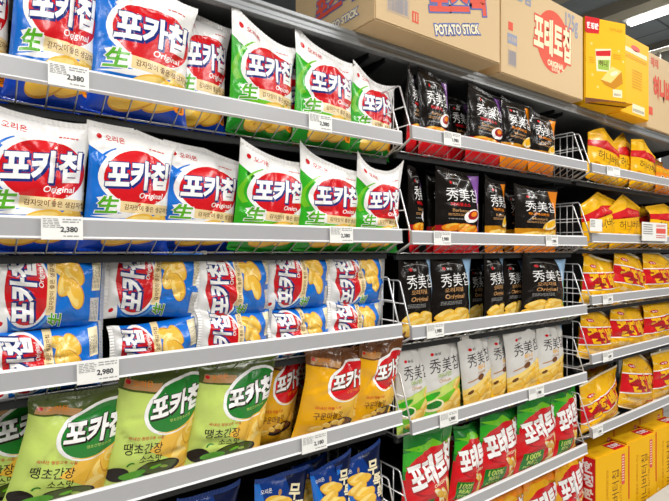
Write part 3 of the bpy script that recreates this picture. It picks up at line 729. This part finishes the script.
# ------------------------------------------------------------------ cartons
def decal_on(d, fn, cols_fn, name_cols, mb, cm):
    """add a flat design to a mesh builder through a mapping of millimetres to 3D"""
    k = len(mb.v); mb.v += [fn(x, y, l) for (x, y), l in zip(d.dv, d.dl)]
    mb.f += [tuple(i + k for i in f) for f in d.df]
    for q in d.dm:
        c = d.cols[q]
        if c not in cm: cm.append(c)
        mb.m.append(cm.index(c))
def carton(name, cat, x, y, z, w, dep, h, base, front, left=None, top=None, yaw=0, label='', group=None, gap=True, flap=False):
    r = empty(name, (x, y, z), R(yaw)); tag(r, label, cat, group)
    cm = [base]; mb = MB()
    # body with softly rounded vertical edges; origin: front left bottom corner
    mb.box(0, w, 0, dep, 0, h)
    me = bpy.data.meshes.new('carton_body'); me.from_pydata(mb.v, [], mb.f)
    bm = bmesh.new(); bm.from_mesh(me); bmesh.ops.recalc_face_normals(bm, faces=bm.faces)
    bmesh.ops.bevel(bm, geom=bm.edges[:], offset=.003, segments=2, affect='EDGES'); bm.to_mesh(me); bm.free()
    mb = MB(); mb.v = [tuple(v.co) for v in me.vertices]; mb.f = [tuple(p.vertices) for p in me.polygons]; mb.m = [0]*len(mb.f)
    bpy.data.meshes.remove(me)
    def sheet(d, fn): d.cut(cells=False); decal_on(d, fn, None, None, mb, cm)
    if front: sheet(front, lambda X, Y_, l: (w/2 + X/1000, -.0003 - .0002*l, Y_/1000))
    if left: sheet(left, lambda X, Y_, l: (-.0003 - .0002*l, dep/2 - X/1000, Y_/1000))
    if top: sheet(top, lambda X, Y_, l: (w/2 + X/1000, Y_/1000, h + .0003 + .0002*l))
    me = bpy.data.meshes.new('carton_body'); me.from_pydata(mb.v, [], mb.f)
    for c_ in cm: me.materials.append(paper(c_))
    me.polygons.foreach_set('material_index', mb.m)
    body = link(bpy.data.objects.new('carton_body', me), r)
    if gap:
        q = MB(); q.box(.004, w-.004, dep*.5-.024, dep*.5+.024, h, h+.0006); q.build('packing_tape', mat('tape', '#c9a26a', .2), r)
    if flap:
        q = MB(); q.add([(.01, -.001, .004), (w, -.001, .004), (w-.005, -.035, -.002+.006), (.09, -.028, .004)], [(0, 1, 2, 3)]); q.add([(.01, -.001, .006), (w, -.001, .006), (w-.005, -.035, .006), (.09, -.028, .006)], [(0, 1, 2, 3)])
        q.build('bottom_flap', paper('honey'), r)
    return r
def barcode(d, x0, x1, y0, y1, c, l=1, frame=True):
    if frame:
        for a in ((x0, x1, y0, y0+.8), (x0, x1, y1-.8, y1), (x0, x0+.8, y0, y1), (x1-.8, x1, y0, y1)): d.rect(*a, c, l)
    x = x0 + 4; rs = random.Random(int(x0*7))
    while x < x1 - 5:
        w_ = rs.uniform(.8, 2.6); d.rect(x, x+w_, y0+4, y0 + (y1-y0)*.5, c, l); x += w_ + rs.uniform(.8, 2)
    return d
TOPZ = H0 + .5485
def stick(W, H, cx):
    d = Design(W, H, 'kraft')
    d.text('포스틱', cx-4, 134, 250, 'kraftred', 4, rot=15, shear=.12, off=.05, ol='kraftblue', ofs=.045, asp=.95)
    d.text('POTATO STICK', cx-6, 52, 186, 'cream', 4, rot=15, off=.04, ol='kraftblue', ofs=.11, asp=1.3)
    return d
xa, xb = at(375, -.02), at(500, -.02)
WA = xb - xa; HA = .30
f = stick(WA*1000, HA*1000, 60); mA = (xa+xb)/2; lx = lambda p: (at(p, -.02) - mA)*1000
barcode(f, lx(387), lx(409), 30, 118, 'kraftgrey'); f.text('포스틱', (lx(387)+lx(409))/2, 106, 56, 'kraftgrey', 1)
f.rect(lx(412), lx(418.5), 26, 54, 'kraftred', 1); f.rect(lx(412)+5, lx(412)+9, 30, 50, 'kraft', 2); f.rect(lx(418.5)-9, lx(418.5)-5, 30, 50, 'kraft', 2)
s_ = Design(360, 300, 'kraft'); s_.text('포스틱', 20, 110, 190, 'kraftred', 4, shear=.12, off=.05, ol='kraftblue', ofs=.045, asp=.95); s_.text('POTATO STICK', 30, 44, 175, 'cream', 4, off=.05, ol='kraftblue', ofs=.08)
carton('cardboard_carton', 'carton', xa, -.02, TOPZ, WA, .36, HA, 'kraft', f, s_, label='large brown cardboard carton printed POTATO STICK on top of the left shelving')
xc, xd = at(500.5, .02), at(583, .02); WB = xd - xc; HB = .308
f = Design(WB*1000, HB*1000, 'kraft')
cxB = (at(553.5, .02) - (xc+xd)/2)*1000
f.ell(cxB, 166, 104, 106, 0, 'kraftred', 1); f.text('포테토칩', cxB-4, 176, 230, 'cream', 4, rot=-1, off=.035, ol='kraftred', ofs=.05, asp=2.0)
f.text('ORIGINAL', cxB+14, 90, 104, 'cream', 3, off=.04, asp=1.2); f.text('오리지널', cxB+12, 72, 50, 'cream', 3, off=.03)
f.text('125g', cxB+118, 254, 84, 'kraftgrey', 2, off=.025, asp=1.7); f.ell(-192, 280, 20, 20, 0, 'kraftred', 1); f.text('농심', -128, 270, 84, 'kraftgrey', 2, off=.03)
barcode(f, -210, -164, 30, 130, 'kraftgrey'); f.rect(-212, -162, 100, 132, 'kraftgrey', 1.2); f.text('n1.525', -187, 116, 42, 'kraft', 2, off=.02); f.rect(-208, -184, 142, 168, 'kraftred', 1)
carton('cardboard_carton', 'carton', xc, .02, TOPZ, WB, .36, HB, 'kraft', f, None, label='brown cardboard carton with red circle and 125g print, beside the yellow cartons')
# yellow limited edition cartons
p0 = (at(585, .03), .03); p1 = (at(626, -.03), -.03)
WC = math.hypot(p1[0]-p0[0], p1[1]-p0[1]); yawC = math.degrees(math.atan2(p1[1]-p0[1], p1[0]-p0[0])); HC = .325
def limited(W, H, full):
    d = Design(W, H, 'honey')
    if full:
        d.poly([(-W/2, H), (-W/2+70, H), (-W/2+66, H-58), (-W/2+8, H-62), (-W/2, H-56)], 'red', 1); d.text('한정판', -W/2+36, H-32, 56, 'white', 2, off=.05, asp=1.2)
        d.text('아카시아', 50, H-34, 62, 'golddeep', 1); d.poly([(-52, 208), (26, 218), (20, 130), (-46, 126)], 'cream', 1); d.poly([(-50, 200), (24, 212), (22, 190), (-48, 182)], 'red', 1.4)
        d.poly([(-40, 168), (18, 176), (14, 134), (-38, 134)], 'limedark', 1.5); d.text('허니', -14, 158, 40, 'brown', 2, off=.02)
        d.poly([(-26, 96), (30, 152), (78, 138), (84, 92), (40, 66), (-8, 80)], 'golddeep', 2); d.poly([(-26, 96), (30, 152), (78, 138), (24, 88)], 'chiplight', 2.3); d.ell(40, 126, 20, 8, 20, 'cream', 2.6)
        d.rect(34, 80, 36, 66, 'cream', 2); barcode(d, 36, 78, 38, 64, 'greytext', 2.4, False)
        d.rect(-W/2, W/2, 0, 22, 'cocoa', 1.4); d.small_lines(36, 76, 178, 200, 3, 'honeydeep', 1); d.small_lines(-80, -56, 150, 176, 3, 'honeydeep', 1)
        for x, y in ((-70, 226), (64, 214), (-66, 110), (-40, 66), (86, 176)): d.ell(x, y, 5, 5, 0, 'chiplight', 1)
    else:
        d.rect(-W/2+20, W/2-20, H-66, H-48, 'cream', 1); d.small_lines(-W/2+24, W/2-24, H-92, H-76, 2, 'honeydeep', 1); d.ell(0, H-40, 40, 12, 0, 'pink', 1)
        d.small_lines(-30, 60, 110, 190, 7, 'honeydeep', 1); d.rect(-30, 84, 14, 50, 'cream', 1); barcode(d, -28, 82, 16, 48, 'greytext', 1.6, False)
    return d
carton('snack_carton', 'carton', p0[0], p0[1], TOPZ, WC, .26, HC, 'honey', limited(WC*1000, HC*1000, True), None, yaw=yawC, flap=True, gap=False,
       label='yellow carton with red corner label, between brown carton and plain yellow one', group='yellow cartons on top of the shelving')
xe, xf = p1[0] + .035, at(650, .0); WD = xf - xe
carton('snack_carton', 'carton', xe + .0, .004, TOPZ, WD, .26, .318, 'honey', limited(WD*1000, 318, False), None, gap=False,
       label='plain yellow carton with white barcode label at bottom, right of the red-cornered one', group='yellow cartons on top of the shelving')
xg = at(648, .045); f = Design(420, 345, 'kraft'); f.text('허니버터칩', 20, 190, 330, 'kraftred', 3, rot=-1, off=.06, asp=1.5); f.text('해태', -130, 302, 80, 'kraftred', 2, off=.02); f.rect(-190, -150, 60, 96, 'kraftred', 1)
carton('cardboard_carton', 'carton', max(xg, xf+.01), .05, TOPZ, .42, .36, .342, 'kraft', f, None, label='brown cardboard carton with red lettering at far right of the shelving top')
# honey boxes standing on the right bay's bottom shelf
DK6 = H0 - 1.07 - .062
for i, (px, w_, Yb) in enumerate(((1.925, .238, .035), (2.185, .238, .035), (2.445, .238, .035), (2.06, .238, .155), (2.32, .238, .155), (2.58, .238, .155))):
    hB = .335
    f = Design(w_*1000, hB*1000, 'honey')
    f.text('허니버터칩', 18, 150, 215, 'cocoa', 2, rot=90, asp=1.1, off=-.006); f.text('아카시아 벌꿀과 고메버터의 만남', -38, 150, 240, 'golddeep', 2, rot=90); f.text('HONEY BUTTER CHIP', 56, 140, 210, 'golddeep', 2, rot=90)
    f.rect(62, 84, 190, 312, 'pink', 1.5); f.small_lines(66, 80, 200, 304, 10, 'cream', 2); f.rect(w_*500-8, w_*500, 120, 335, 'red', 1)
    f.ell(-80, 60, 10, 6, 20, 'chiplight', 1)
    s_ = Design(68, hB*1000, 'honey'); s_.rect(-34, 34, 120, 330, 'red', 1); s_.text('한', 6, 290, 40, 'white', 2, off=.05); s_.text('정', 6, 240, 40, 'white', 2, off=.05); s_.text('판', 6, 188, 40, 'white', 2, off=.05)
    t_ = Design(w_*1000, 68, 'honey'); t_.rect(24, 106, 6, 60, 'red', 1); t_.text('한정판', 66, 34, 66, 'white', 2, off=.05); t_.text('허니', -60, 34, 40, 'amber', 1.5)
    carton('snack_box', 'box', px, Yb, DK6, w_, .068, hB, 'honey', f, s_, t_, yaw=-5, gap=False, group='yellow boxes on the right bay bottom shelf',
           label=['yellow box with red side label, leftmost on right bay bottom shelf', 'yellow box with red top label, middle of right bay bottom shelf', 'yellow box cut by the picture edge on right bay bottom shelf',
               'yellow box standing behind the leftmost yellow box, right bay bottom shelf', 'yellow box standing behind the middle yellow box, right bay bottom shelf',
               'yellow box behind the one cut by the picture edge, right bay bottom shelf'][i])

# ------------------------------------------------------------------ room
def struct(name, mb, m, bevel=0):
    o = mb.build(name, m, bevel=bevel); o['kind'] = 'structure'; return o
fl = mat('floor_tile', '#c9c5bd', .3); nt = fl.node_tree; b_ = nt.nodes['Principled BSDF']
tc = nt.nodes.new('ShaderNodeTexCoord'); br = nt.nodes.new('ShaderNodeTexBrick'); br.offset = 0
br.inputs['Color1'].default_value = lin('#cbc7bf'); br.inputs['Color2'].default_value = lin('#c4c0b8'); br.inputs['Mortar'].default_value = lin('#98948c')
br.inputs['Scale'].default_value = 1; br.inputs['Brick Width'].default_value = .45; br.inputs['Row Height'].default_value = .45; br.inputs['Mortar Size'].default_value = .004
nt.links.new(tc.outputs['Object'], br.inputs['Vector']); nt.links.new(br.outputs['Color'], b_.inputs['Base Color'])
m = MB(); m.box(-4, 8, -3.4, 5, -.05, 0); struct('floor', m, fl)
CZ = H0 + 1.66
ce = mat('ceiling_tile', '#8f9aa4', .8); nt = ce.node_tree; b_ = nt.nodes['Principled BSDF']
tc = nt.nodes.new('ShaderNodeTexCoord'); br = nt.nodes.new('ShaderNodeTexBrick'); br.offset = 0
br.inputs['Color1'].default_value = lin('#8d98a3'); br.inputs['Color2'].default_value = lin('#959fa8'); br.inputs['Mortar'].default_value = lin('#5d666e')
br.inputs['Scale'].default_value = 1; br.inputs['Brick Width'].default_value = .6; br.inputs['Row Height'].default_value = .6; br.inputs['Mortar Size'].default_value = .008
nt.links.new(tc.outputs['Object'], br.inputs['Vector']); nt.links.new(br.outputs['Color'], b_.inputs['Base Color'])
m = MB(); m.box(-4, 8, -3.4, 5, CZ, CZ+.1); struct('ceiling', m, ce)
wallm = mat('wall_paint', '#7e7c74', .7, var=.03, bscale=3)
m = MB(); m.box(-4, 8, 4.9, 5, 0, CZ); struct('wall_back', m, wallm)
m = MB(); m.box(4.4, 4.6, -3.4, 4.9, H0+1.3, CZ); struct('trim_1', m, wallm)
m = MB(); m.box(3.46, 3.60, -3.4, 4.9, CZ-.08, CZ); struct('trim_2', m, mat('beam_paint', '#b7b3a6', .6))
m = MB(); m.box(3.0, 3.1, -3.4, 4.9, CZ-.05, CZ); struct('trim_3', m, MATS['beam_paint'])
# pale pipe rail hanging behind the cartons
pr = mat('pipe_white', '#d9d5c6', .4); zz = H0 + 1.27
rr = empty('pipe_rail', (3.52, 0, 0)); tag(rr, 'cream pipe rail on posts behind the far right brown carton', 'rail')
q = MB(); q.wire([(0, -.4, zz), (0, 2.6, zz)], .014, 10); q.build('rail_pipe', pr, rr, smooth=True)
for y in (.42, 1.9):
    q = MB(); q.wire([(0, y, 0), (0, y, zz)], .012, 10); q.build('post', pr, rr, smooth=True)
# fluorescent fixtures
hous = mat('fixture_white', '#d8d8d4', .5)
tube = bpy.data.materials.new('tube'); tube.use_nodes = True
tn = tube.node_tree.nodes['Principled BSDF']; tn.inputs['Base Color'].default_value = (1, 1, 1, 1)
tn.inputs['Emission Color'].default_value = (1, .98, .94, 1); tn.inputs['Emission Strength'].default_value = 3.5
POW = 28
xs_ = [-1.9, -.1, 1.82, 3.74]; ys_ = [.10, -1.25, -2.6]
k = 0
for xi, x in enumerate(xs_):
    for yi, y in enumerate(ys_):
        if yi == 0 and xi < 3: continue
        r = empty('ceiling_light', (x, y, H0 + 1.6))
        tag(r, f'white fluorescent ceiling light, {["far left", "left", "right", "far right"][xi]} column, {["over the shelving", "over the aisle", "behind the camera"][yi]}', 'ceiling light', 'fluorescent ceiling lights')
        q = MB(); q.prism_y([(-.05, .02), (.05, .02), (.03, .06), (-.03, .06)], -.62, .62); q.build('housing', hous, r)
        for s2 in (-.022, .022):
            q = MB(); q.wire([(s2, -.59, .0), (s2, .59, .0)], .014, 10); q.build('tube', tube, r, smooth=True)
        L_ = bpy.data.lights.new('lamp', 'AREA'); L_.shape = 'RECTANGLE'; L_.size = .09; L_.size_y = 1.18; L_.energy = POW; L_.color = (1, .975, .94)
        lo = link(bpy.data.objects.new('lamp', L_), r); lo.location = (0, 0, -.018)

# added ambient fill that lights the bag fronts through the room's open sides
w = bpy.data.worlds.new('World'); bpy.context.scene.world = w; w.use_nodes = True
bg = w.node_tree.nodes['Background']; bg.inputs[0].default_value = (1, .98, .95, 1); bg.inputs[1].default_value = .13

# fix the parenting offsets: shelf children share the bay's coordinates already
cam = bpy.data.cameras.new('Camera'); co = link(bpy.data.objects.new('Camera', cam))
cam.sensor_width = 36; cam.lens = F/669*36; cam.clip_start = .02
co.location = (0, -D, H0); co.rotation_euler = (R(90), 0, -(math.pi/2 - TH))
bpy.context.scene.camera = co
vs = bpy.context.scene.view_settings
vs.view_transform = 'Standard'; vs.look = 'None'; vs.gamma = 1; vs.exposure = .0; vs.use_curve_mapping = False
